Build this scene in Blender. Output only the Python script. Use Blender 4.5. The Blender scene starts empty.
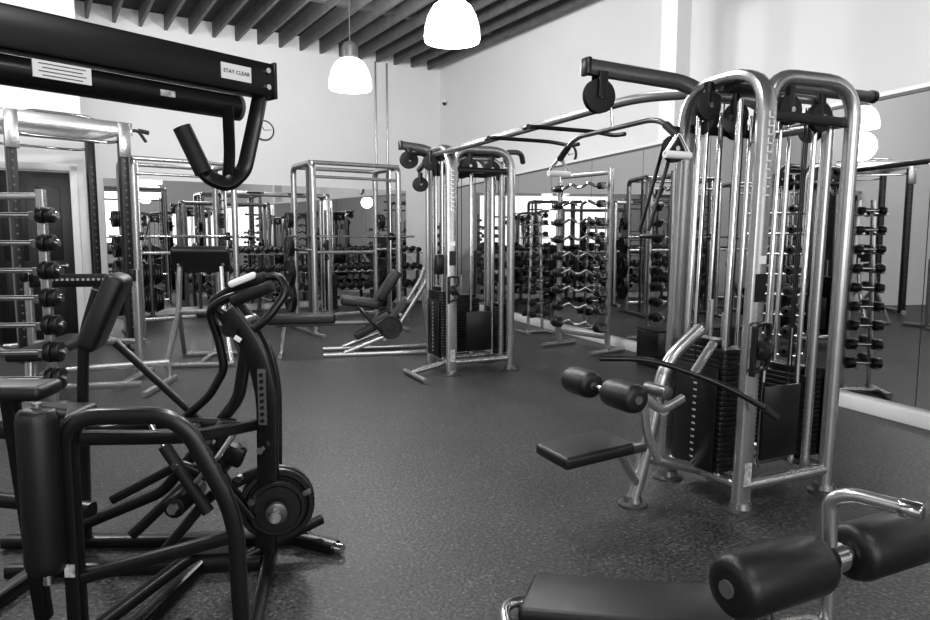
import bpy, bmesh, math, random
from mathutils import Vector, Matrix, Euler
random.seed(4)
V=Vector
# ------------------------------------------------------------ materials
def mat(name,g,rough=.5,metal=0.,noise=None,coat=0.,emit=0.,bump=None,spec=.5):
    m=bpy.data.materials.new(name); m.use_nodes=True
    nt=m.node_tree; b=nt.nodes['Principled BSDF']
    b.inputs['Base Color'].default_value=(g,g,g,1)
    b.inputs['Roughness'].default_value=rough
    b.inputs['Metallic'].default_value=metal
    b.inputs['Coat Weight'].default_value=coat
    b.inputs['Specular IOR Level'].default_value=spec
    if emit:
        b.inputs['Emission Color'].default_value=(1,1,1,1)
        b.inputs['Emission Strength'].default_value=emit
    if noise or bump:
        tc=nt.nodes.new('ShaderNodeTexCoord')
    if noise:
        sc,amt=noise
        n=nt.nodes.new('ShaderNodeTexNoise'); n.inputs['Scale'].default_value=sc; n.inputs['Detail'].default_value=4
        nt.links.new(tc.outputs['Object'],n.inputs['Vector'])
        r=nt.nodes.new('ShaderNodeMapRange')
        r.inputs['From Min'].default_value=.3; r.inputs['From Max'].default_value=.7
        r.inputs['To Min'].default_value=g*(1-amt); r.inputs['To Max'].default_value=g*(1+amt)
        nt.links.new(n.outputs['Fac'],r.inputs['Value'])
        nt.links.new(r.outputs['Result'],b.inputs['Base Color'])
    if bump:
        sc,st=bump
        n2=nt.nodes.new('ShaderNodeTexNoise'); n2.inputs['Scale'].default_value=sc; n2.inputs['Detail'].default_value=3
        nt.links.new(tc.outputs['Object'],n2.inputs['Vector'])
        bp=nt.nodes.new('ShaderNodeBump'); bp.inputs['Strength'].default_value=st; bp.inputs['Distance'].default_value=.004
        nt.links.new(n2.outputs['Fac'],bp.inputs['Height']); nt.links.new(bp.outputs['Normal'],b.inputs['Normal'])
    return m
M_={}
M_['blk']=mat('black_powder_coat',.004,.30,0,noise=(20,.2),spec=.36)
M_['vin']=mat('black_vinyl',.006,.40,0,bump=(260,.2),spec=.38)
M_['sil']=mat('silver_frame_paint',.42,.26,.85,noise=(12,.06))
M_['dsil']=mat('dark_silver_frame_paint',.11,.3,.7,noise=(12,.08))
M_['chr']=mat('chrome',.78,.12,1.)
M_['iron']=mat('cast_iron',.007,.36,.2,bump=(90,.3),spec=.4)
M_['rub']=mat('black_rubber',.008,.6,spec=.3)
M_['wht']=mat('white_plastic',.75,.4)
M_['wall']=mat('wall_paint',.78,.7,0,noise=(1.2,.02),bump=(60,.1))
M_['trim']=mat('trim_paint',.78,.45)
M_['mir']=mat('mirror_glass',.50,.012,1.)
M_['ceil']=mat('ceiling_deck',.010,.8,0,noise=(3,.25))
M_['joist']=mat('joist_paint',.10,.65,0,noise=(5,.2))
M_['door']=mat('door_paint',.006,.4,spec=.3)
M_['lamp']=mat('lamp_acrylic',.85,.3,0,emit=3.2)
M_['gry']=mat('grey_plastic',.07,.45)
M_['lbl']=mat('label_print',.4,.5,noise=(60,.6))
def floor_mat():
    m=bpy.data.materials.new('rubber_floor'); m.use_nodes=True
    nt=m.node_tree; b=nt.nodes['Principled BSDF']; L=nt.links
    tc=nt.nodes.new('ShaderNodeTexCoord')
    n1=nt.nodes.new('ShaderNodeTexNoise'); n1.inputs['Scale'].default_value=1.3; n1.inputs['Detail'].default_value=5
    n2=nt.nodes.new('ShaderNodeTexVoronoi'); n2.inputs['Scale'].default_value=95
    n3=nt.nodes.new('ShaderNodeTexNoise'); n3.inputs['Scale'].default_value=60; n3.inputs['Detail'].default_value=6
    for n in (n1,n2,n3): L.new(tc.outputs['Object'],n.inputs['Vector'])
    r1=nt.nodes.new('ShaderNodeMapRange'); r1.inputs['From Min'].default_value=.3; r1.inputs['From Max'].default_value=.7
    r1.inputs['To Min'].default_value=.029; r1.inputs['To Max'].default_value=.041
    L.new(n1.outputs['Fac'],r1.inputs['Value'])
    sep=nt.nodes.new('ShaderNodeSeparateColor'); L.new(n2.outputs['Color'],sep.inputs['Color'])
    gt=nt.nodes.new('ShaderNodeMath'); gt.operation='GREATER_THAN'; gt.inputs[1].default_value=.94
    L.new(sep.outputs['Red'],gt.inputs[0])
    mu=nt.nodes.new('ShaderNodeMath'); mu.operation='MULTIPLY'; mu.inputs[1].default_value=.06
    L.new(gt.outputs[0],mu.inputs[0])
    m3=nt.nodes.new('ShaderNodeMapRange'); m3.inputs['From Min'].default_value=.38; m3.inputs['From Max'].default_value=.62
    m3.inputs['To Min'].default_value=-.024; m3.inputs['To Max'].default_value=.024
    L.new(n3.outputs['Fac'],m3.inputs['Value'])
    a=nt.nodes.new('ShaderNodeMath'); a.operation='ADD'; L.new(r1.outputs['Result'],a.inputs[0]); L.new(mu.outputs[0],a.inputs[1])
    a2=nt.nodes.new('ShaderNodeMath'); a2.operation='ADD'; L.new(a.outputs[0],a2.inputs[0]); L.new(m3.outputs['Result'],a2.inputs[1])
    L.new(a2.outputs[0],b.inputs['Base Color'])
    b.inputs['Roughness'].default_value=.46; b.inputs['Specular IOR Level'].default_value=.32
    bp=nt.nodes.new('ShaderNodeBump'); bp.inputs['Strength'].default_value=.6; bp.inputs['Distance'].default_value=.006
    L.new(n3.outputs['Fac'],bp.inputs['Height']); L.new(bp.outputs['Normal'],b.inputs['Normal'])
    return m
M_['floor']=floor_mat()

# ------------------------------------------------------------ builder
def fillet(pts,b,n=7):
    pts=[V(p) for p in pts]
    if b<=0 or len(pts)<3: return pts
    out=[pts[0]]
    for i in range(1,len(pts)-1):
        p=pts[i]; a=pts[i-1]-p; c=pts[i+1]-p
        bb=min(b,a.length*.48,c.length*.48)
        s=p+a.normalized()*bb; e=p+c.normalized()*bb
        for k in range(n+1):
            t=k/n
            out.append(s*(1-t)**2+p*2*t*(1-t)+e*t*t)
    out.append(pts[-1]); return out
class B:
    def __init__(s,name):
        s.name=name; s.v=[]; s.f=[]; s.mi=[]; s.mats=[]; s.M=Matrix.Identity(4)
    def add(s,vs,fs,m):
        if m not in s.mats: s.mats.append(m)
        k=s.mats.index(m); o=len(s.v)
        s.v+= [s.M@V(p) for p in vs]
        s.f+= [[i+o for i in f] for f in fs]; s.mi+=[k]*len(fs)
    def sweep(s,pts,prof,m,up):
        n=len(pts); P=len(prof); vs=[]
        T=[]
        for i in range(n):
            if i==0: t=pts[1]-pts[0]
            elif i==n-1: t=pts[-1]-pts[-2]
            else: t=(pts[i]-pts[i-1]).normalized()+(pts[i+1]-pts[i]).normalized()
            T.append(t.normalized())
        u=V(up); u=u-T[0]*u.dot(T[0])
        if u.length<.05:
            u=V((1,0,0)) if abs(T[0].x)<.8 else V((0,1,0)); u=u-T[0]*u.dot(T[0])
        u.normalize()
        for i in range(n):
            if i>0:
                q=T[i-1].rotation_difference(T[i]); u=q@u; u=(u-T[i]*u.dot(T[i])).normalized()
            w=T[i].cross(u)
            for a,b in prof: vs.append(pts[i]+w*a+u*b)
        fs=[[i*P+j,i*P+(j+1)%P,(i+1)*P+(j+1)%P,(i+1)*P+j] for i in range(n-1) for j in range(P)]
        fs.append(list(range(P))[::-1]); fs.append([(n-1)*P+j for j in range(P)])
        s.add(vs,fs,m)
    def tube(s,pts,r,m,b=0,seg=12,up=(0,0,1)):
        prof=[(r*math.cos(2*math.pi*k/seg),r*math.sin(2*math.pi*k/seg)) for k in range(seg)]
        s.sweep(fillet(pts,b),prof,m,up)
    def rect(s,pts,w,h,m,b=0,up=(0,0,1),c=.25):
        cr=min(w,h)*c; prof=[]
        for (sx,sy,a0) in ((1,1,0),(-1,1,90),(-1,-1,180),(1,-1,270)):
            for k in range(3):
                a=math.radians(a0+45*k)
                prof.append((sx*(w/2-cr)+cr*math.cos(a),sy*(h/2-cr)+cr*math.sin(a)))
        s.sweep(fillet(pts,b),prof,m,up)
    def lathe(s,prof,o,ax,m,seg=24):
        o=V(o); ax=V(ax).normalized(); q=V((0,0,1)).rotation_difference(ax)
        vs=[]
        for r,h in prof:
            r=max(r,2e-4)
            for k in range(seg):
                a=2*math.pi*k/seg
                vs.append(o+q@V((r*math.cos(a),r*math.sin(a),h)))
        n=len(prof)
        fs=[[i*seg+j,i*seg+(j+1)%seg,(i+1)*seg+(j+1)%seg,(i+1)*seg+j] for i in range(n-1) for j in range(seg)]
        fs.append(list(range(seg))[::-1]); fs.append([(n-1)*seg+j for j in range(seg)])
        s.add(vs,fs,m)
    def cyl(s,p0,p1,r,m,seg=16,bev=0):
        p0=V(p0);p1=V(p1);L=(p1-p0).length
        b=bev
        pr=[(r,0),(r,L)] if not b else [(r-b,0),(r-b*.3,b*.3),(r,b),(r,L-b),(r-b*.3,L-b*.3),(r-b,L)]
        s.lathe(pr,p0,p1-p0,m,seg)
    def box(s,c,size,m,rot=(0,0,0),bev=0,seg=2):
        bm=bmesh.new(); bmesh.ops.create_cube(bm,size=1)
        for v in bm.verts: v.co=V((v.co.x*size[0],v.co.y*size[1],v.co.z*size[2]))
        if bev: bmesh.ops.bevel(bm,geom=bm.edges[:],offset=min(bev,min(size)*.48),segments=seg,profile=.5,affect='EDGES')
        R=Euler(rot).to_matrix() if not isinstance(rot,Matrix) else rot
        bm.verts.index_update()
        vs=[V(c)+R@v.co for v in bm.verts]; fs=[[v.index for v in f.verts] for f in bm.faces]
        bm.free(); s.add(vs,fs,m)
    def pad(s,c,size,m='vin',rot=(0,0,0),r=.025):
        s.box(c,size,m,rot,bev=r,seg=4)
    def roller(s,p0,p1,r,m='vin',cap='gry'):
        p0=V(p0);p1=V(p1);d=(p1-p0).normalized();L=(p1-p0).length
        s.lathe([(r*.55,0),(r*.8,.004),(r*.93,.014),(r,.035),(r,L-.035),(r*.93,L-.014),(r*.8,L-.004),(r*.55,L)],p0,d,m,28)
        s.cyl(p0-d*.006,p1+d*.006,r*.28,cap,16)
    def prism(s,outline,z0,z1,m):
        n=len(outline)
        vs=[(x,y,z0) for x,y in outline]+[(x,y,z1) for x,y in outline]
        fs=[[i,(i+1)%n,n+(i+1)%n,n+i] for i in range(n)]+[list(range(n))[::-1],[n+i for i in range(n)]]
        s.add(vs,fs,m)
    def plate(s,o,ax,r,m='iron',th=.03):
        s.lathe([(r*.14,0),(r*.3,0),(r*.34,th*.28),(r*.8,th*.28),(r*.86,0),(r*.97,0),(r,th*.15),(r,th*.85),(r*.97,th),(r*.86,th),(r*.8,th*.72),(r*.34,th*.72),(r*.3,th),(r*.14,th)],o,ax,m,32)
    def done(s,loc=(0,0,0),rz=0.,recenter=True):
        off=V((0,0,0))
        if recenter:
            xs=[p.x for p in s.v]; ys=[p.y for p in s.v]; zs=[p.z for p in s.v]
            off=V(((min(xs)+max(xs))/2,(min(ys)+max(ys))/2,min(zs)))
        me=bpy.data.meshes.new(s.name)
        me.from_pydata([p-off for p in s.v],[],s.f)
        for k in s.mats: me.materials.append(M_[k])
        me.polygons.foreach_set('material_index',s.mi)
        bm=bmesh.new(); bm.from_mesh(me); bmesh.ops.recalc_face_normals(bm,faces=bm.faces[:]); bm.to_mesh(me); bm.free()
        me.polygons.foreach_set('use_smooth',[True]*len(me.polygons))
        me.set_sharp_from_angle(angle=math.radians(38))
        ob=bpy.data.objects.new(s.name,me); bpy.context.collection.objects.link(ob)
        R=Matrix.Rotation(rz,3,'Z')
        ob.location=V(loc)+R@off; ob.rotation_euler=(0,0,rz)
        ob['off']=off
        return ob
def inst(ob,loc,rz):
    o=bpy.data.objects.new(ob.name.split('.')[0],ob.data); bpy.context.collection.objects.link(o)
    off=V(ob['off']); o.location=V(loc)+Matrix.Rotation(rz,3,'Z')@off; o.rotation_euler=(0,0,rz); return o

# ------------------------------------------------------------ room
A32=math.radians(32)
U=V((-math.sin(A32),math.cos(A32),0)); W=V((math.cos(A32),math.sin(A32),0))
C=V((-.57,15.9,0)); HC=5.19; LW=16.; LL=20.
def wpt(s,m,z=0): return C-W*s-U*m+V((0,0,z))     # s: along back wall, m: distance into the room
def slab(name,c,size,m,rz=0,bev=0):
    b=B(name); b.box((0,0,0),size,m,bev=bev); o=b.done(c,rz,recenter=False); return o
slab('floor',wpt(LW/2,LL/2,-.05),(LW+.4,LL+.4,.1),'floor',A32)
slab('ceiling',wpt(LW/2,LL/2,HC+.33),(LW+.4,LL+.4,.1),'ceil',A32)
slab('wall_back',wpt(LW/2,-.1,HC/2),(LW+.4,.2,HC+.6),'wall',A32)
slab('wall_right',wpt(-.1,LL/2,HC/2),(.2,LL,HC+.6),'wall',A32)
slab('wall_left',wpt(LW+.1,LL/2,HC/2),(.2,LL,HC+.6),'wall',A32)
slab('wall_front',wpt(LW/2,LL+.1,HC/2),(LW+.4,.2,HC+.6),'wall',A32)
b=B('ceiling_joists')
for i in range(38):
    s=.3+i*.42
    b.box(wpt(s,LL/2,HC+.14),(.05,LL,.28),'joist',rot=(0,0,A32))
for mm in (2.6,7.2,12):
    b.box(wpt(LW/2,mm,HC+.2),(LW,.12,.16),'joist',rot=(0,0,A32))
b.done(recenter=True)
bc=V((-5.3,9.6,0)); rel=bc-C; bs=-rel.dot(W); bmm=-rel.dot(U)
cx=(bs+LW)/2
slab('wall_left_partition',wpt(cx,bmm/2,HC/2),(LW-bs,bmm,HC+.55),'wall',A32)
b=B('door_1')
b.box((0,0,1.16),(.92,.05,2.3),'door',bev=.004)
for z,h in ((.62,.8),(1.62,1.0)):
    for x in (-.2,.2):
        b.box((x,-.03,z),(.28,.02,h),'door',bev=.008)
b.cyl((.37,-.03,1.05),(.37,-.09,1.05),.02,'chr'); b.cyl((.37,-.085,1.05),(.26,-.085,1.05),.011,'chr')
dp=bc-W*.64-U*.03
b.done(dp,A32,False)
b=B('trim_1')
for x in (-.51,.51): b.box((x,0,1.2),(.09,.05,2.42),'trim',bev=.006)
b.box((0,0,2.38),(1.11,.05,.09),'trim',bev=.006)
b.done(dp,A32,False)
b=B('wall_mirror_back')
s0=.9
while s0+1.0<bs:
    b.box(wpt(s0+.5,.012,1.31),(.992,.02,2.36),'mir',rot=(0,0,A32)); s0+=1.0
b.done()
slab('baseboard_back',wpt((bs+.3)/2,.03,.06),(bs-.3,.05,.12),'trim',A32,.005)
# angled mirror partition on the right
pe=V((5.17,.5,0)); rel=pe-C; rw=C-U*(-rel.dot(U))
b=B('wall_right_partition')
b.prism([(C.x,C.y),(pe.x,pe.y),(rw.x,rw.y)],0,2.56,'wall'); b.done()
pl=(C-pe).length; pd=(C-pe).normalized(); pn=V((-pd.y,pd.x,0)); prz=math.atan2(pd.y,pd.x)
if pn.x>0: pn=-pn
def ppt(t,m,z=0): return pe+pd*t+pn*m+V((0,0,z))
b=B('wall_mirror_right')
t=.1
while t<pl-1.6:
    b.box(ppt(t+.6,.014,1.31),(1.192,.02,2.36),'mir',rot=(0,0,prz)); t+=1.2
b.done()
b=B('baseboard_right'); b.box(ppt(pl/2-.4,.05,.055),(pl-1,.1,.11),'trim',rot=(0,0,prz),bev=.008); b.done()
b=B('trim_2'); b.box(ppt(pl/2-.4,.012,2.51),(pl-1,.02,.025),'gry',rot=(0,0,prz)); b.done()
slab('wall_column',V((2.50,8.35,3.9)),(.24,.24,2.7),'wall',A32)
b=B('ceiling_light_housing'); b.box((2.25,7.6,4.45),(.7,.25,.14),'wht',rot=(0,0,A32),bev=.02); b.cyl((2.25,7.6,4.5),(2.25,7.6,5.2),.02,'wht'); b.done()
b=B('conduit_pipe')
for s in (1.35,1.62): b.cyl(wpt(s,.04,2.5),wpt(s,.04,HC),.018,'sil')
b.done()
def clock(p,n,r):
    b=B('wall_clock'); n=V(n)
    b.lathe([(r*.9,0),(r,.005),(r,.035),(r*.9,.04)],p,n,'blk',32)
    b.cyl(p+n*.041,p+n*.043,r*.86,'wht',32)
    up=V((0,0,1)); sd=n.cross(up)
    b.cyl(p+n*.046,p+n*.046+(up*.5+sd*.3)*r,.008,'blk',8); b.cyl(p+n*.046,p+n*.046+(up*.1-sd*.7)*r,.006,'blk',8)
    b.done()
clock(wpt(4.03,0.0,3.55),-U,.2)
clock(C-U*4.55+V((0,0,2.86)),-W,.17)
b=B('security_camera'); p=wpt(.06,.3,4.45); b.cyl(p,p+V((0,0,.06)),.05,'wht'); b.lathe([(.0,-.06),(.03,-.05),(.045,-.02),(.045,0)],p,(0,0,1),'blk'); b.cyl(wpt(0,.3,4.5),p+V((0,0,.05)),.02,'wht'); b.done()

# ------------------------------------------------------------ pendant lamps
def lamp(p,z=3.1,pw=55):
    b=B('pendant_lamp')
    o=(p[0],p[1],z)
    b.lathe([(.215,-.16),(.22,-.14),(.215,-.06),(.19,.03),(.15,.10),(.10,.14),(.07,.15)],o,(0,0,1),'lamp',40)
    b.lathe([(.07,.145),(.085,.16),(.085,.26),(.06,.30),(.02,.32)],o,(0,0,1),'gry',24)
    b.cyl((p[0],p[1],z+.31),(p[0],p[1],HC),.006,'gry',8)
    b.done()
    L=bpy.data.lights.new('pendant_bulb','POINT'); L.energy=pw; L.shadow_soft_size=.2
    lo=bpy.data.objects.new('pendant_bulb',L); lo.location=(p[0],p[1],z-.4); bpy.context.collection.objects.link(lo)
lamp((-.10,5.5)); lamp((-1.18,7.2))

# ------------------------------------------------------------ cable tower
def stack(b,cx,cy,z0,n,wx,wy,top):
    for i in range(n):
        b.box((cx,cy,z0+.0275*i+.012),(wx,wy,.0245),'iron',bev=.003,seg=1)
    zt=z0+.0275*n
    b.box((cx,cy,zt+.02),(wx*.8,wy*.6,.04),'blk',bev=.005)
    b.cyl((cx,cy,zt),(cx,cy,zt+.25),.012,'chr')
    for d in (-1,1):
        o=(wx*.33*d,0) if wx>wy else (0,wy*.33*d)
        b.cyl((cx+o[0],cy+o[1],z0-.05),(cx+o[0],cy+o[1],top),.0125,'chr',12)
    b.cyl((cx,cy,zt+.2),(cx,cy,top),.004,'blk',6)
def pulley(b,c,ax,r=.075):
    b.lathe([(r*.25,-.018),(r*.9,-.018),(r,-.015),(r*.86,0),(r,.015),(r*.9,.018),(r*.25,.018)],c,ax,'rub',28)
    b.cyl(V(c)-V(ax)*.03,V(c)+V(ax)*.03,.014,'chr',12)
def tower(b,ext=True,arm=.68):
    H=2.22
    if ext: b.M=Matrix(((1.06,0,.032,0),(0,1,0,0),(0,0,1,0),(0,0,0,1)))   # frame leans and is slightly wider
    b.rect([(0,0,.02),(0,0,H+.02),(0,.55,H+.02),(0,.55,.02)],.06,.105,'sil',b=.22,up=(1,0,0),c=.48)
    b.tube([(.05,.04,1.9),(.05,.04,H),(.6,0,H),(.6,0,.02)],.038,'sil',b=.2,seg=16)
    b.tube([(.08,.13,1.9),(.08,.13,H-.08),(.545,.09,H-.08),(.545,.09,.1)],.024,'sil',b=.15,seg=14)
    b.tube([(.6,.55,.02),(.6,.55,H),(.05,.55,H)],.034,'sil',b=.2,seg=16)
    b.tube([(.6,0,H-.19),(.6,.55,H-.19)],.03,'sil')
    z=.13
    b.tube([(0,0,z),(.6,0,z)],.03,'sil'); b.tube([(0,.55,z),(.6,.55,z)],.03,'sil')
    b.tube([(0,0,z),(0,.55,z)],.03,'sil'); b.tube([(.6,0,z),(.6,.55,z)],.03,'sil')
    b.tube([(-.02,.28,z),(.62,.28,z)],.03,'sil')
    for x,y in ((0,0),(0,.55),(.6,0),(.6,.55)):
        b.lathe([(.085,0),(.085,.012),(.06,.02),(.05,.05)],(x,y,0),(0,0,1),'dsil',24)
    b.rect([(0,.02,H-.2),(.6,.02,H-.2)],.03,.05,'blk'); b.rect([(0,.53,H-.2),(.6,.53,H-.2)],.03,.05,'blk')
    b.rect([(0,.28,H-.02),(.6,.28,H-.02)],.1,.04,'blk')
    stack(b,.0,.28,.17,24,.12,.34,H-.1)
    stack(b,.6,.28,.17,17,.12,.34,H-.1)
    stack(b,.3,.5,.17,20,.34,.12,H-.1)
    b.box((-.075,.28,.45),(.008,.30,.56),'blk',bev=.003); b.box((.675,.28,.42),(.008,.36,.5),'blk',bev=.003)
    for k in range(14): b.box((-.081,.28,.22+k*.037),(.003,.022,.009),'lbl')
    b.box((.3,.06,.42),(.26,.02,.4),'blk',bev=.006)
    for x,y,r in ((-.03,.14,.017),(-.03,.42,.017),(.45,.1,.014),(.25,.14,.012)):
        b.cyl((x,y,.15),(x,y,H-.12),r,'chr',12)
    for x,y in ((.1,.1),(.16,.3),(.36,.3),(.52,.2),(.4,.12)):
        b.cyl((x,y,.5),(x,y,H-.12),.004,'blk',6)
    for c,ax in (((0,.2,2.03),(1,0,0)),((0,.4,2.05),(1,0,0)),((.2,.05,2.06),(0,1,0)),((.42,.05,2.04),(0,1,0)),((.6,.25,2.02),(1,0,0)),((.3,.5,2.05),(0,1,0)),((-.09,.3,2.1),(0,1,0)),((.68,.3,2.08),(0,1,0)),((-.12,.5,1.9),(0,1,0))):
        pulley(b,c,ax); b.rect([(c[0],c[1],c[2]),(c[0],c[1],c[2]+.12)],.04,.04,'blk')
    for x in (-.075,.68): b.cyl((x,.3,.7),(x,.3,2.1),.004,'blk',6)
    # logo strip, placards and adjustable carriage on the front upright
    for k in range(10):
        b.box((0,-.032,1.62+.042*k),(.03,.003,.006),'wht'); b.box((-.012,-.032,1.635+.042*k),(.006,.003,.026),'wht')
    b.box((0,-.032,1.3),(.05,.004,.04),'wht'); b.box((0,-.034,1.16),(.06,.004,.14),'blk')
    b.rect([(-.045,-.06,.72),(-.045,-.06,.98),(.045,-.06,.98),(.045,-.06,.9),(-.02,-.06,.86),(.045,-.06,.82),(.045,-.06,.76),(-.045,-.06,.74)],.03,.018,'blk',b=.02)
    pulley(b,(0,-.075,.85),(1,0,0),.05)
    b.box((0,-.034,.2),(.045,.004,.12),'lbl')
    # lat arm and right arm
    b.rect([(.1,.45,H-.06),(-.06,.5,H+.04),(-arm,.5,H+.06)],.06,.085,'dsil',b=.1,c=.4)
    b.box((-arm-.012,.5,H+.06),(.03,.066,.092),'blk',bev=.01)
    pulley(b,(-arm+.07,.5,H-.08),(0,1,0),.088)
    b.rect([(-arm+.07,.465,H+.04),(-arm+.07,.465,H-.09)],.008,.05,'blk'); b.rect([(-arm+.07,.535,H+.04),(-arm+.07,.535,H-.09)],.008,.05,'blk')
    if ext:
        b.tube([(-.01,.3,H+.0),(.35,.5,H+.08),(1.4,.5,H+.1)],.036,'dsil',b=.2)
        b.cyl((1.39,.5,H+.1),(1.42,.5,H+.1),.042,'blk')
        b.rect([(.06,.5,H+.0),(.0,1.0,H+.06),(-.04,4.3,H+.06),(-.06,4.6,H-.06)],.05,.06,'dsil',b=.2,c=.4)
        for y in (1.9,2.5):
            b.tube([(.02,y,H+.0),(-.24,y,H+.0),(-.34,y-.12,H-.04),(-.36,y-.22,H-.04)],.016,'blk',b=.08)
            b.tube([(.02,y,H+.0),(.3,y,H+.0),(.4,y-.12,H-.04),(.42,y-.22,H-.04)],.016,'blk',b=.08)
        bx=-arm+.16; zz=H-.24
        b.tube([(bx,.02,zz-.09),(bx,.12,zz-.02),(bx,.2,zz),(bx,.8,zz),(bx,.88,zz-.02),(bx,.98,zz-.09)],.013,'dsil',b=.05)
        b.cyl((bx,.0,zz-.105),(bx,.09,zz-.04),.019,'rub'); b.cyl((bx,1.0,zz-.105),(bx,.91,zz-.04),.019,'rub')
        b.cyl((bx-.02,.5,H-.1),(bx,.5,zz),.008,'chr')
        for y in (.0,1.0):
            b.tube([(bx,y,zz-.09),(bx-.07,y,zz-.19),(bx+.07,y,zz-.19),(bx,y,zz-.09)],.009,'chr',b=.02); b.cyl((bx-.07,y,zz-.19),(bx+.07,y,zz-.19),.018,'wht')
        # leg-extension station
        b.tube([(-.43,.3,.02),(-.36,.3,.3),(-.27,.3,.75),(-.05,.3,.92)],.036,'sil',b=.12,seg=16)
        b.lathe([(.075,0),(.075,.012),(.05,.02),(.04,.05)],(-.43,.3,0),(0,0,1),'dsil',24)
        b.tube([(-.37,.3,.25),(0,.28,.13)],.03,'sil')
        b.rect([(-.35,.3,.31),(-.86,.22,.32)],.05,.05,'dsil')
        b.tube([(-.55,.27,.31),(-.42,.29,.12)],.022,'sil')
        b.pad((-.79,.22,.375),(.38,.28,.06),rot=(0,math.radians(-4),0),r=.02)
        b.rect([(-.3,.12,.6),(-.44,.11,.55),(-.52,.11,.62),(-.76,.11,.70)],.03,.04,'sil',b=.05)
        b.tube([(-.36,.3,.55),(-.42,.11,.55)],.026,'sil')
        b.cyl((-.79,-.16,.70),(-.79,.4,.70),.013,'chr')
        b.roller((-.79,-.16,.70),(-.79,.05,.70),.066); b.roller((-.79,.17,.70),(-.79,.37,.70),.066)
        b.rect([(-.55,.11,.62),(-.52,.11,.45),(-.44,.11,.3)],.03,.04,'sil',b=.05)
        b.cyl((-.36,.16,.62),(-.36,.32,.62),.034,'dsil',20,.006)
        b.tube([(-.66,.32,.80),(-.45,.2,.80),(-.2,-.04,.69),(.0,-.13,.56)],.015,'blk',b=.14)
        b.cyl((-.02,-.125,.57),(.04,-.15,.52),.019,'rub')
        b.tube([(-.3,.06,.73),(-.1,.15,.86)],.024,'sil')
        for y in (.62,.70):
            b.rect([(-.02,y,1.98),(-.08,y+.02,1.7),(-.12,y+.06,1.45)],.005,.022,'blk')
        b.box((-.1,.67,1.42),(.08,.14,.025),'blk',bev=.01)
    else:
        b.tube([(-.35,.3,.03),(-.35,-.3,.03)],.025,'sil')
        b.tube([(-.35,.1,.04),(0,.1,.12)],.028,'sil')
        b.tube([(-.3,.3,H-.05),(-.12,.4,H-.02),(.0,.5,H-.1)],.02,'blk',b=.1)
        b.tube([(.6,.1,H),(.75,.1,H+.01),(.82,.2,H-.08)],.026,'dsil',b=.1)
        b.box((-.1,.05,1.1),(.08,.1,.2),'blk',bev=.02)
R25=math.radians(25)
b=B('multi_station_cable_machine'); tower(b,True); b.done((1.43,3.41,0),R25,True)
b=B('multi_station_cable_machine'); b.M=Matrix.Diagonal((1.15,1,1.045,1)); tower(b,False,.30); b.done((-.14,6.95,0),R25,True)

# ------------------------------------------------------------ decline bench (foreground right)
b=B('decline_sit_up_bench')
ac=V((1.03,1.82,.515)); ad=V((.905,.425,0)).normalized()
p0=V((.19,2.02,.285)); p1=V((.86,1.80,.35)); pdv=(p1-p0); prl=pdv.length; pz=math.atan2(pdv.y,pdv.x); pt_=math.asin(pdv.z/prl)
b.pad((p0+p1)/2,(prl,.25,.065),rot=Euler((0,-pt_,pz)).to_matrix(),r=.024)
b.rect([p0+V((.05,-.02,-.05)),p1+V((.02,0,-.05))],.06,.05,'dsil')
b.rect([p1+V((0,0,-.05)),V((1.01,1.80,.33)),V((1.03,1.81,.05))],.06,.06,'sil',b=.06)
b.rect([p0+V((.08,-.02,-.06)),V((.24,2.02,.03))],.045,.045,'sil')
b.tube([(.42,1.95,.05),(.16,1.90,.05),(.14,2.42,.05),(.42,2.48,.05)],.02,'chr',b=.09,seg=16)
b.cyl((.22,2.44,.0),(.22,2.44,.05),.02,'rub'); b.cyl((.25,1.92,.0),(.25,1.92,.05),.02,'rub')
b.rect([(.15,2.03,.04),(1.03,1.80,.04)],.05,.045,'dsil')
b.rect([ac-ad*.42-V((0,0,.485)),ac+ad*.42-V((0,0,.485))],.06,.05,'sil',c=.4)
b.tube([ac+V((-.01,-.0,-.47)),ac+V((-.01,0,.0)),ac+V((-.02,0,.17)),ac+V((.015,-.04,.20)),ac+V((.10,-.14,.20))],.02,'sil',b=.06,seg=16)
b.cyl(ac+V((.09,-.128,.20)),ac+V((.125,-.168,.20)),.024,'chr',20,.004)
b.cyl(ac-ad*.40,ac+ad*.42,.013,'chr')
b.lathe([(.035,0),(.042,.005),(.042,.045),(.035,.05)],ac-ad*.025,ad,'chr')
b.lathe([(.028,0),(.03,.005),(.03,.02),(.028,.025)],ac-ad*.055,ad,'chr'); b.lathe([(.028,0),(.03,.005),(.03,.02),(.028,.025)],ac+ad*.03,ad,'chr')
b.roller(ac-ad*.40,ac-ad*.06,.083); b.roller(ac+ad*.06,ac+ad*.40,.083)
b.done()

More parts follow.
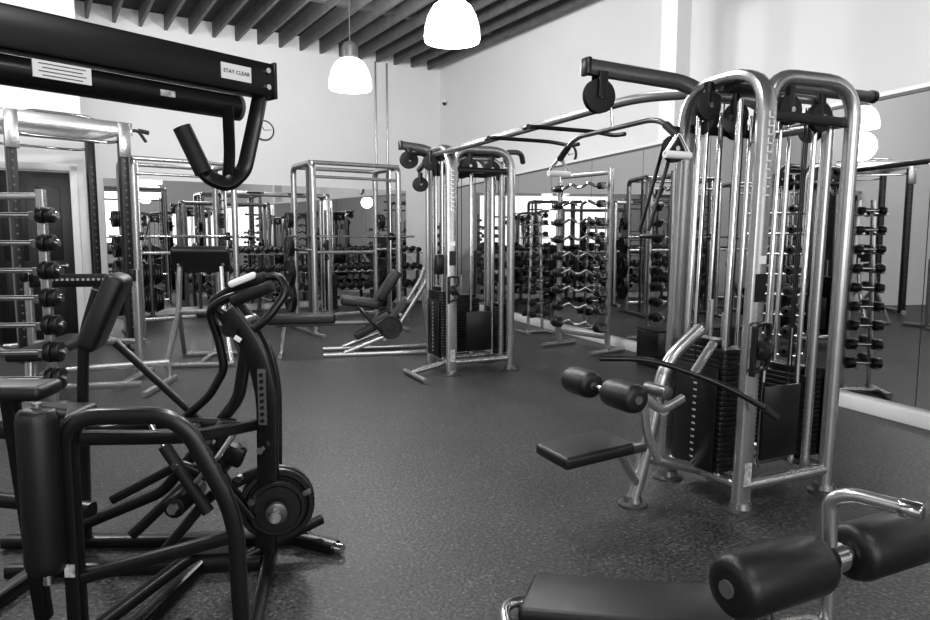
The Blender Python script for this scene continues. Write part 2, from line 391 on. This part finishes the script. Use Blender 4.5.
# ------------------------------------------------------------ foreground plate-loaded machine (left)
b=B('plate_loaded_lever_machine')
e1=V((-.755,2.68,2.0)); e0=V((-1.9,1.32,2.0)); dv=(e1-e0).normalized()
b.rect([e0,e1],.08,.125,'blk',c=.12)
b.box(e1+dv*.006,(.09,.014,.135),'blk',rot=(0,0,math.atan2(dv.y,dv.x)-math.pi/2),bev=.004)
l1=e1-dv*.14-V((0,0,.115)); l0=e0-V((0,0,.115))
b.tube([l0,l1],.044,'blk',seg=20); b.cyl(l1,l1+dv*.012,.047,'gry',20)
sd=V((dv.y,-dv.x,0))
rz=math.atan2(dv.y,dv.x)
b.box(e1-dv*.16+sd*.042,(.12,.004,.055),'wht',rot=(0,0,rz))
lc=e1-dv*.74-V((0,0,.105))
b.box(lc+sd*.0445,(.16,.006,.05),'wht',rot=(0,0,rz))
for k in range(4): b.box(lc+sd*.048+V((0,0,.016-.011*k)),(.13-.02*(k%2),.001,.003),'gry',rot=(0,0,rz))
b.box(e1-dv*.42-V((0,0,.115))+sd*.045,(.05,.004,.02),'lbl',rot=(0,0,rz))
for k in range(2): b.cyl(e1-dv*.03+sd*.04+V((0,0,.03-.06*k)),e1-dv*.03+sd*.052+V((0,0,.03-.06*k)),.01,'chr',10)
b.rect([e1+V((-.02,-.02,-.03)),(-.79,2.63,1.86),(-.83,2.6,1.66),(-.88,2.56,1.60),(-.95,2.54,1.63),(-1.02,2.52,1.80)],.055,.03,'blk',b=.03,up=(0,1,0))
b.rect([(-.85,2.5,1.88),(-.87,2.56,1.72),(-.885,2.58,1.62)],.04,.02,'blk',b=.03,up=(0,1,0))
b.cyl((-.945,2.50,1.64),(-1.01,2.48,1.80),.032,'rub')
b.rect([(-1.9,1.32,2.06),(-1.9,1.32,.03)],.1,.1,'blk')
b.rect([(-2.2,1.32,.03),(-1.3,1.5,.03),(-1.2,2.0,.03)],.08,.05,'blk')
# near guard frame
b.rect([(-1.2,2.0,.03),(-1.2,2.0,.87),(-.87,2.03,.87),(-.72,2.05,.55),(-.71,2.06,.03)],.05,.05,'blk',b=.1,up=(0,1,0))
b.rect([(-1.2,2.02,.80),(-.95,2.3,.72),(-.9,2.9,.60)],.045,.045,'blk',b=.1)
b.rect([(-1.2,2.0,.36),(-.71,2.05,.48)],.04,.04,'blk'); b.rect([(-1.2,2.0,.16),(-.95,2.3,.3),(-.71,2.06,.42)],.04,.04,'blk',b=.06)
b.rect([(-1.9,1.9,.12),(-1.2,2.0,.14)],.06,.06,'blk'); b.rect([(-1.9,2.35,.5),(-1.25,2.2,.5)],.045,.045,'blk')
b.rect([(-1.0,2.3,.03),(-.71,2.06,.03)],.05,.05,'blk')
b.box((-1.2,1.972,.40),(.03,.004,.04),'lbl')
b.tube([(-1.265,1.97,.36),(-1.265,1.97,.92)],.014,'chr')
b.roller((-1.265,1.97,.40),(-1.265,1.97,.905),.060)
b.rect([(-1.265,1.97,.9),(-1.2,2.0,.88)],.03,.03,'blk')
b.pad((-1.60,2.2,.905),(.46,.16,.05),rot=(0,0,math.radians(5)),r=.02)
b.rect([(-1.5,2.2,.88),(-1.5,2.3,.06)],.05,.05,'blk')
# back pad
b.pad((-1.57,2.95,1.09),(.085,.22,.35),rot=(0,math.radians(24),math.radians(15)),r=.03)
b.rect([(-1.61,2.97,1.18),(-1.68,2.97,.98),(-1.70,2.97,.72),(-1.72,2.97,.05)],.04,.04,'blk',b=.08,up=(0,1,0))
b.rect([(-1.53,2.95,.95),(-1.13,2.95,.56),(-1.0,2.95,.42)],.03,.03,'blk',up=(0,1,0))
b.pad((-1.85,2.75,.66),(.5,.34,.075),r=.025)
b.rect([(-1.8,2.95,.09),(-1.35,2.95,.28),(-1.0,2.95,.70),(-.95,2.95,.98)],.05,.05,'blk',b=.05,up=(0,1,0))
b.rect([(-1.9,2.8,.55),(-1.3,2.85,.62),(-1.0,2.9,.60)],.045,.045,'blk',b=.05)
# twin curved main frame arcs
for y,dx in ((2.84,0),(3.08,-.05)):
    b.rect([(-1.0+dx,y,1.10),(-.89+dx,y,.95),(-.84+dx,y,.75),(-.85+dx,y,.3),(-.87+dx,y,.05)],.035,.09,'blk',b=.2,up=(1,0,0))
b.box((-.855,2.815,.74),(.035,.006,.24),'gry')
for k in range(8): b.cyl((-.855,2.812,.64+.028*k),(-.855,2.80,.64+.028*k),.008,'blk',10)
b.box((-.945,2.8,.99),(.03,.006,.02),'wht',rot=(0,.6,0),bev=.001)
b.cyl((-.98,2.8,1.03),(-.98,3.12,1.03),.033,'blk',20)
# levers and handles
b.tube([(-1.26,2.95,.60),(-1.12,2.93,.72),(-1.05,2.93,.84),(-1.07,2.92,.98),(-1.10,2.90,1.10),(-1.02,2.88,1.15),(-.84,2.84,1.20)],.019,'blk',b=.04)
b.tube([(-1.0,3.0,1.02),(-1.13,2.98,1.12),(-.98,2.95,1.21),(-.80,2.93,1.25),(-.76,2.9,1.18),(-.84,2.86,1.06),(-.93,2.86,1.0)],.018,'blk',b=.05)
b.cyl((-.98,2.86,1.14),(-.80,2.82,1.21),.025,'rub',16,.005); b.cyl((-1.03,2.96,1.19),(-.86,2.93,1.24),.025,'rub',16,.005)
b.box((-.95,2.9,1.23),(.12,.08,.03),'wht',rot=(0,math.radians(-22),.2),bev=.014)
# linkage in the middle
b.rect([(-1.0,2.9,.60),(-1.15,2.88,.40),(-1.45,2.85,.12)],.045,.045,'blk',b=.03,up=(0,1,0))
b.rect([(-.86,2.86,.42),(-1.1,2.84,.30),(-1.3,2.8,.06)],.045,.045,'blk',b=.03,up=(0,1,0))
b.rect([(-1.15,2.84,.62),(-1.02,2.82,.36),(-.9,2.80,.22)],.03,.06,'blk',b=.03,up=(0,1,0))
b.rect([(-1.5,2.8,.30),(-1.2,2.78,.46),(-1.0,2.8,.36)],.04,.04,'blk',b=.03,up=(0,1,0))
b.cyl((-1.05,2.72,.45),(-1.05,3.0,.45),.05,'blk',20,.006); b.cyl((-1.05,2.70,.45),(-1.05,2.74,.45),.03,'chr',6)
b.cyl((-1.2,2.7,.30),(-1.2,2.95,.30),.045,'blk',20,.006); b.cyl((-1.2,2.68,.30),(-1.2,2.71,.30),.022,'chr',6)
b.tube([(-1.25,2.75,.55),(-1.08,2.76,.26)],.026,'rub'); b.tube([(-1.25,2.75,.55),(-1.3,2.75,.64)],.012,'chr')
b.box((-.98,2.79,.5),(.1,.05,.09),'blk',rot=(0,.4,0),bev=.015)
b.tube([(-1.12,2.74,.40),(-1.02,2.70,.50),(-.94,2.72,.62)],.013,'chr',b=.04)
b.tube([(-1.16,2.72,.60),(-1.06,2.70,.56),(-1.0,2.72,.66)],.011,'dsil',b=.03)
for p in ((-1.13,2.8,.62),(-.95,2.79,.4),(-.86,2.80,.52),(-.9,2.79,.3),(-1.0,2.77,.36),(-1.2,2.75,.47)):
    b.cyl(p,V(p)+V((0,-.03,0)),.016,'chr',6)
# plates
ax=V((.25,-.97,0)).normalized()
b.cyl(V((-.85,3.0,.25)),V((-.79,2.72,.25)),.024,'chr',20)
b.plate(V((-.835,2.93,.25)),ax,.160,th=.035); b.plate(V((-.825,2.885,.25)),ax,.160,th=.035); b.plate(V((-.812,2.84,.25)),ax,.120,th=.028)
for k in range(3):
    a=k*2.094+.4
    b.box(V((-.818,2.868,.25))+V((math.cos(a)*.139,0,math.sin(a)*.139)),(.035,.03,.02),'gry',rot=(0,-a,0),bev=.004)
b.lathe([(.03,0),(.045,.004),(.045,.03),(.028,.035)],V((-.802,2.79,.25)),ax,'dsil')
# floor rails
b.rect([(-.98,3.12,.03),(-.58,2.92,.03)],.07,.05,'blk'); b.cyl((-.585,2.92,.03),(-.545,2.90,.03),.022,'chr')
b.rect([(-.95,2.8,.04),(-.66,3.02,.12)],.04,.04,'blk')
b.rect([(-2.1,2.98,.03),(-.72,3.02,.03)],.07,.05,'blk'); b.rect([(-1.9,2.7,.03),(-.87,2.78,.03)],.06,.05,'blk')
b.rect([(-1.2,2.0,.03),(-1.1,3.0,.03)],.06,.05,'blk'); b.rect([(-.71,2.06,.03),(-.87,2.95,.03)],.05,.05,'blk')
b.rect([(-1.9,1.32,.03),(-1.75,3.0,.03)],.07,.05,'blk')
plm=b.done()
tc=bpy.data.curves.new('warning_label_text','FONT'); tc.body='STAY CLEAR'; tc.size=.019; tc.align_x='CENTER'; tc.align_y='CENTER'; tc.extrude=.0005
to=bpy.data.objects.new('warning_label_text',tc); bpy.context.collection.objects.link(to)
tc.materials.append(M_['blk'])
to.parent=plm
to.matrix_parent_inverse=Matrix.Translation(-plm.location)
to.location=e1-dv*.16+sd*.0455; to.rotation_euler=(math.pi/2,0,rz)

# ------------------------------------------------------------ generic equipment
def dumbbell(b,c,ax,r=.06,L=.3,m='iron'):
    c=V(c);ax=V(ax).normalized()
    b.cyl(c-ax*L*.5,c+ax*L*.5,.015,'chr',10)
    for s in (-1,1):
        p=c+ax*s*L*.5; q=c+ax*s*L*.22
        b.cyl(q,p,r,m,12,.012)
def barbell_rack(n=8,bar=1.3,curl=False,z0=.38,dz=.165,rr=.10,px=.42,hd=.05):
    b=B('fixed_barbell_rack')
    for x in (-px,px):
        b.rect([(x,.0,.04),(x,.0,z0+dz*n)],.06,.06,'sil'); b.rect([(x,-.3,.03),(x,.3,.03)],.06,.05,'sil')
        for i in range(n):
            b.rect([(x,0,z0+dz*i-.02),(x,-.14,z0+dz*i-.02),(x,-.15,z0+dz*i+.03)],.03,.014,'sil',b=.01)
    b.rect([(-px,0,.2),(px,0,.2)],.05,.05,'sil'); b.rect([(-px,0,z0+dz*n-.05),(px,0,z0+dz*n-.05)],.05,.05,'sil')
    for i in range(n):
        z=z0+dz*i+.008; r=rr*(1-.05*i)
        if curl: b.tube([(-bar/2,-.09,z),(-.26,-.09,z),(-.14,-.09,z+.05),(-.04,-.09,z),(.04,-.09,z),(.14,-.09,z+.05),(.26,-.09,z),(bar/2,-.09,z)],.018,'chr',b=.03,seg=8)
        else: b.cyl((-bar/2,-.09,z),(bar/2,-.09,z),.018,'chr',10)
        for s in (-1,1):
            q=min(r,dz*.46)
            b.cyl((s*(bar/2-.12),-.09,z),(s*(bar/2-.12+hd),-.09,z),q,'iron',24,.01)
            b.cyl((s*(bar/2-.065),-.09,z),(s*(bar/2-.015),-.09,z),q*.97,'iron',24,.01)
            b.cyl((s*bar/2,-.09,z),(s*(bar/2+.012),-.09,z),.025,'chr',12)
    return b
def dumbbell_tree(n=9,H=1.75):
    b=B('dumbbell_tree')
    b.rect([(-.22,-.2,.03),(.22,-.2,.03)],.05,.05,'sil'); b.rect([(-.22,.2,.03),(.22,.2,.03)],.05,.05,'sil'); b.rect([(0,-.2,.03),(0,.2,.03)],.05,.05,'sil')
    for y in (-.06,.06): b.rect([(0,y*2,.03),(0,y,H)],.04,.04,'sil')
    for i in range(n):
        z=.3+i*(H-.4)/(n-1); r=.062-.003*i
        for s in (-1,1):
            b.tube([(0,-.09,z-.03),(s*.22,-.09,z-.03)],.012,'sil',seg=8); b.tube([(0,.09,z-.03),(s*.22,.09,z-.03)],.012,'sil',seg=8)
            dumbbell(b,(s*.13,0,z+.005),(0,1,0),r*.85,.30-.008*i)
    return b
def dumbbell_rack(L=2.2):
    b=B('dumbbell_rack')
    for x in (-L/2,0,L/2):
        b.rect([(x,-.3,.03),(x,.28,.03)],.06,.06,'dsil'); b.rect([(x,.22,.03),(x,.1,1.15)],.06,.07,'dsil')
    for k,z in enumerate((.38,.75,1.12)):
        y=-.08+.05*k
        for dy in (-.1,.1): b.rect([(-L/2,y+dy,z+.02*(dy>0)),(L/2,y+dy,z+.02*(dy>0))],.05,.025,'sil')
        n=int(L/.17)
        for i in range(n):
            dumbbell(b,(-L/2+.1+i*(L-.2)/(n-1),y,z+.085),(0,1,.1),.066-.006*k,.34)
    return b
def plate_tree():
    b=B('weight_plate_tree')
    b.rect([(0,0,.03),(0,0,1.35)],.07,.07,'dsil'); b.rect([(-.28,-.25,.03),(.28,-.25,.03)],.05,.05,'dsil'); b.rect([(-.28,.25,.03),(.28,.25,.03)],.05,.05,'dsil'); b.rect([(0,-.25,.03),(0,.25,.03)],.05,.05,'dsil')
    for i,(z,r) in enumerate(((.35,.225),(.8,.19),(1.18,.13))):
        for s in (-1,1):
            b.cyl((0,0,z),(s*.26,0,z),.022,'chr')
            for k in range(3): b.plate((s*(.05+k*.045) if s>0 else -.05-k*.045-.035,0,z),(1,0,0),r-.02*k,th=.035)
    return b
def smith():
    b=B('smith_machine'); w=.68; H=2.5
    for x in (-w,w):
        b.tube([(x,0,.03),(x,0,H),(x,.85,H),(x,.85,.03)],.045,'sil',b=.12,seg=14)
        b.rect([(x,-.35,.03),(x,1.1,.03)],.07,.06,'sil')
        b.cyl((x*.88,.12,.08),(x*.88,.12,H-.04),.015,'chr')
        for k in range(14): b.cyl((x*.95,.3,.3+k*.13),(x*.84,.3,.3+k*.13),.012,'blk',8)
        b.rect([(x*.95,.3,.08),(x*.95,.3,H-.04)],.05,.05,'dsil')
        b.rect([(x,0,1.25),(x,.85,1.25)],.04,.04,'sil')
        for k,z in enumerate((.5,.9,1.3,1.7)):
            b.cyl((x,.85,z),(x*1.25,.85,z),.022,'chr')
            for j in range(2): b.plate((x*1.08+(.04*j if x>0 else -.04*j-.035),.85,z),(1,0,0),(.22,.2,.16,.12)[k],th=.035)
    b.rect([(-w,0,H),(w,0,H)],.06,.06,'sil'); b.rect([(-w,.85,H),(w,.85,H)],.06,.06,'sil'); b.rect([(-w,0,H-.2),(w,0,H-.2)],.04,.04,'sil')
    b.rect([(-w,.85,.2),(w,.85,.2)],.06,.06,'sil'); b.rect([(-w,.85,1.2),(w,.85,1.2)],.05,.05,'sil')
    b.cyl((-1.0,.1,1.45),(1.0,.1,1.45),.015,'chr')
    for s in (-1,1): b.box((s*.6,.12,1.45),(.08,.06,.12),'blk',bev=.01)
    return b
def cable_station():
    b=B('cable_crossover_station'); H=2.2
    for x in (-.9,.9):
        b.rect([(x,-.15,.03),(x,-.15,H),(x,.2,H),(x,.2,.03)],.06,.08,'sil',b=.1,up=(1,0,0))
        b.rect([(x,-.45,.03),(x,.35,.03)],.07,.05,'sil')
        stack(b,x*1.12,.05,.12,24,.12,.3,2.1)
        for y in (-.03,.12): b.cyl((x*.95,y,.1),(x*.95,y,2.1),.016,'chr')
        b.box((x*.93,-.2,1.3),(.07,.09,.2),'blk',bev=.02); pulley(b,(x*.9,-.24,1.3),(0,1,0),.05)
        b.tube([(x*.9,-.25,1.25),(x*.86,-.27,1.05),(x*.94,-.27,1.05),(x*.9,-.25,1.2)],.01,'blk',b=.01)
    b.rect([(-.9,.0,H-.02),(.9,.0,H-.02)],.08,.08,'sil'); b.tube([(-.5,-.0,H),(-.35,-.3,H-.02),(-.2,-.0,H)],.016,'blk',b=.05); b.tube([(.5,-.0,H),(.35,-.3,H-.02),(.2,-.0,H)],.016,'blk',b=.05)
    return b
def press_machine(name='seated_chest_press_machine'):
    b=B(name)
    b.rect([(-.5,.5,.03),(.5,.5,.03)],.07,.05,'sil'); b.rect([(-.35,-.5,.03),(.35,-.5,.03)],.07,.05,'sil'); b.rect([(0,-.5,.03),(0,.5,.03)],.07,.05,'sil')
    b.pad((0,-.05,.5),(.34,.42,.08)); b.rect([(0,-.05,.46),(0,-.1,.05)],.06,.06,'sil')
    b.pad((0,.22,.95),(.32,.09,.62),rot=(math.radians(-12),0,0)); b.rect([(0,.2,.05),(0,.34,1.2),(0,.2,1.65)],.07,.07,'sil',b=.1)
    for s in (-1,1):
        b.tube([(0,.3,1.6),(s*.45,.3,1.6),(s*.5,-.1,1.3),(s*.48,-.35,.98),(s*.3,-.4,.95)],.025,'sil',b=.15)
        b.cyl((s*.46,-.36,.97),(s*.26,-.41,.95),.03,'rub')
        b.rect([(s*.5,.5,.03),(s*.45,.45,1.1),(s*.2,.35,1.5)],.06,.06,'sil',b=.15)
        b.cyl((s*.42,.2,1.45),(s*.75,.2,1.45),.022,'chr')
        for j in range(2): b.plate((s*.52+(s*.045*j)-(.035 if s<0 else 0),.2,1.45),(1,0,0),.2,th=.035)
    return b

# barbell rack far left (only its right end is in view)
barbell_rack(7,1.35,z0=.42,dz=.19,rr=.08,px=.54).done((-3.5,4.75,0),math.radians(6),False)
# EZ-bar rack and dumbbell tree next to the right mirror
eb=barbell_rack(9,.85,True,z0=.32,dz=.215,rr=.07); eb.name='curl_bar_rack'; eb.done(ppt(8.9,.60),prz-math.pi+.3,False)
o1=dumbbell_tree().done(ppt(5.83,.52),prz+.5,False)
inst(o1,ppt(10.45,.5),prz)
pt=plate_tree().done(ppt(3.7,.5),prz+1.2,False)
b=B('plyometric_box'); b.box((0,0,.2),(.4,.4,.4),'blk',bev=.01); b.box((0,0,.415),(.4,.4,.03),'rub',bev=.01); b.done(ppt(7.6,.34),prz)
# back row
smo=smith().done((-1.6,10.2,0),A32,False)
dr=dumbbell_rack().done(wpt(1.9,.5),A32,False)
inst(dr,wpt(4.3,.5),A32)
inst(pt,wpt(6.3,.8),A32)
cs=cable_station().done(wpt(4.4,1.9),A32,False)
inst(pt,wpt(2.2,1.6),A32+.4)
inst(smo,(-3.95,9.75,0),A32+.1)
inst(o1,wpt(.9,1.6),A32)
# preacher bench
b=B('preacher_curl_bench')
b.pad((0,0,1.18),(.62,.12,.3),rot=(math.radians(-28),0,0),r=.035)
for s in (-1,1):
    b.rect([(s*.22,.05,1.1),(s*.24,.1,.6),(s*.34,.3,.03)],.05,.05,'sil',b=.12); b.rect([(s*.24,.1,.6),(s*.32,-.45,.03)],.05,.05,'sil')
    b.rect([(s*.24,.04,1.12),(s*.26,-.22,1.22)],.03,.03,'sil')
b.rect([(-.36,.3,.03),(.36,.3,.03)],.06,.05,'sil'); b.rect([(-.34,-.45,.03),(.34,-.45,.03)],.06,.05,'sil'); b.rect([(-.24,.1,.6),(.24,.1,.6)],.05,.05,'sil')
b.pad((0,-.62,.5),(.36,.32,.08)); b.rect([(0,-.62,.46),(0,-.6,.03)],.05,.05,'sil'); b.rect([(0,-.65,.03),(0,.3,.03)],.05,.05,'sil')
b.done((-2.98,7.7,0),math.radians(190),False)
# power rack left, in front of the door wall
b=B('power_rack')
f0=V((-5.05,7.7,0)); f1=V((-4.25,8.6,0)); fd=(f1-f0).normalized(); L=(f1-f0).length
R=math.atan2(fd.y,fd.x)
for x in (0,L):
    for y in (0,1.05):
        b.rect([(x,y,.03),(x,y,2.8)],.1,.1,'blk',c=.1)
        for k in range(24):
            b.cyl((x,y-.049,.3+.09*k),(x,y-.053,.3+.09*k),.013,'gry',8); b.cyl((x+.049,y,.3+.09*k),(x+.053,y,.3+.09*k),.013,'gry',8)
    b.rect([(x,-.0,2.76),(x,1.05,2.76)],.08,.12,'sil',c=.1); b.rect([(x,-.1,.06),(x,1.1,.06)],.09,.08,'sil')
for y in (0,1.05):
    b.rect([(-.1,y-.06,2.76),(L+.1,y-.06,2.76)],.02,.15,'sil',c=.1)
    b.tube([(0,y,2.62),(.15,y-.02,2.58),(L-.15,y-.02,2.58),(L,y,2.62)],.018,'chr',b=.06)
b.box((L+.0,-.075,2.62),(.14,.02,.42),'sil',bev=.01); b.box((0,-.075,2.62),(.14,.02,.42),'sil',bev=.01)
for y in (.25,.6): b.tube([(0,y,2.78),(.3,y,2.9),(L-.3,y,2.9),(L,y,2.78)],.018,'chr',b=.06)
b.tube([(L,0,2.74),(L+.18,-.05,2.76),(L+.25,-.1,2.62)],.02,'blk',b=.05); b.cyl((L+.18,-.05,2.76),(L+.3,-.08,2.74),.026,'blk')
b.rect([(0,1.05,.06),(L,1.05,.06)],.08,.08,'sil')
b.done(f0,R,False)
# olympic bench in front of rack with label board
b=B('olympic_weight_bench')
b.pad((0,-.3,.44),(.3,1.2,.08)); b.rect([(0,-.8,.38),(0,.3,.38)],.06,.06,'sil'); b.rect([(0,-.8,.38),(0,-.85,.04)],.06,.06,'sil'); b.rect([(-.3,-.85,.03),(.3,-.85,.03)],.06,.05,'sil')
for s in (-1,1): b.rect([(s*.5,.35,.03),(s*.5,.35,1.1)],.07,.07,'sil'); b.rect([(s*.5,-.3,.03),(s*.5,.7,.03)],.07,.06,'sil'); b.box((s*.5,.28,1.05),(.04,.1,.12),'blk',bev=.01)
b.rect([(-.5,.35,.38),(.5,.35,.38)],.06,.06,'sil'); b.box((0,.32,1.0),(.95,.03,.13),'blk',bev=.005)
for k in range(16): b.box((-.36+.048*k,.302,1.01),(.026,.004,.022),'lbl')
b.rect([(.0,-.2,.2),(.85,.1,.2)],.05,.06,'sil'); b.rect([(.0,-.6,.12),(.8,-.55,.12)],.05,.06,'sil'); b.rect([(.82,-.6,.03),(.87,.2,.03)],.06,.05,'sil'); b.rect([(.85,.1,.2),(.85,.1,.03)],.05,.05,'sil')
b.done((-3.75,6.4,0),math.radians(8),False)
# leg machine in front of smith
b=B('incline_leg_press_machine')
b.pad((-.75,0,.45),(.8,.32,.11)); b.rect([(-1.05,0,.38),(.1,0,.38)],.06,.06,'dsil')
b.rect([(-.95,0,.38),(-1.0,0,.04)],.05,.05,'sil'); b.rect([(-1.0,-.25,.03),(-1.0,.25,.03)],.05,.05,'sil')
for s in (-.24,.24):
    b.rect([(-.25,s,.05),(.35,s,.28),(.75,s,.9),(.8,s,1.05)],.05,.06,'sil',b=.15,up=(0,1,0))
    b.rect([(-.5,s,.03),(.85,s,.03)],.06,.05,'sil'); b.rect([(.75,s,.88),(.85,s,.03)],.05,.05,'sil')
    b.tube([(.2,s*1.4,.3),(.0,s*1.5,.5),(-.1,s*1.5,.62)],.02,'blk',b=.06)
    b.plate((.3,s*1.3,.35),(0,1,0),.14)
b.pad((-.05,0,.64),(.46,.4,.10),rot=(0,math.radians(8),0)); b.pad((.3,0,.84),(.10,.4,.42),rot=(0,math.radians(35),0))
b.pad((.1,0,.34),(.5,.4,.09),rot=(0,-.5,0)); b.pad((.42,0,.5),(.4,.36,.08),rot=(0,-.9,0))
for z in (.2,.35,.5,.65): b.cyl((.1+z*.65,-.26,z),(.1+z*.65,.26,z),.02,'chr')
b.rect([(.1,0,.3),(-.05,0,.6)],.05,.05,'sil'); b.rect([(.5,-.24,.5),(.5,.24,.5)],.05,.05,'sil')
b.done((-1.25,8.35,0),math.radians(12),False)

# equipment beyond the camera, seen in the mirrors
inst(cs,(-4.6,2.0,0),math.radians(60)); press_machine().done((-4.3,-1.0,0),1.0,False)
inst(smo,(-7.2,4.5,0),1.3)

# ------------------------------------------------------------ lights
def add_fill(p,pw,r=.3):  # unseen point light added as general fill, no fixture modelled
    L=bpy.data.lights.new('fill_light','POINT'); L.shadow_soft_size=r; L.energy=pw
    o=bpy.data.objects.new('fill_light',L); o.location=p; bpy.context.collection.objects.link(o)
for s,m,pw in ((4.4,4.4,310),(8.3,6,220),(5.8,9.3,290),(8.2,11,290),(6.0,15,210),(9.5,16,240),(13,13,170)):
    add_fill(wpt(s,m,4.3),pw)
L=bpy.data.lights.new('rear_fill_light','AREA'); L.shape='RECTANGLE'; L.size=7; L.size_y=2.6; L.energy=280  # soft light added behind the camera, the wall has no window
o=bpy.data.objects.new('rear_fill_light',L); o.location=wpt(8,LL-.3,2.4); o.rotation_euler=(math.radians(90),0,A32); bpy.context.collection.objects.link(o)
w=bpy.data.worlds.new('world'); bpy.context.scene.world=w; w.use_nodes=True
w.node_tree.nodes['Background'].inputs[0].default_value=(.5,.5,.5,1); w.node_tree.nodes['Background'].inputs[1].default_value=.3

# ------------------------------------------------------------ camera
cd=bpy.data.cameras.new('camera'); cam=bpy.data.objects.new('camera',cd); bpy.context.collection.objects.link(cam)
cd.sensor_width=36; cd.lens=36*680/930; cd.clip_start=.05
cam.location=(0,0,1.4); cam.rotation_euler=(math.radians(90-5.9),0,0)
bpy.context.scene.camera=cam
bpy.context.scene.view_settings.view_transform='Standard'
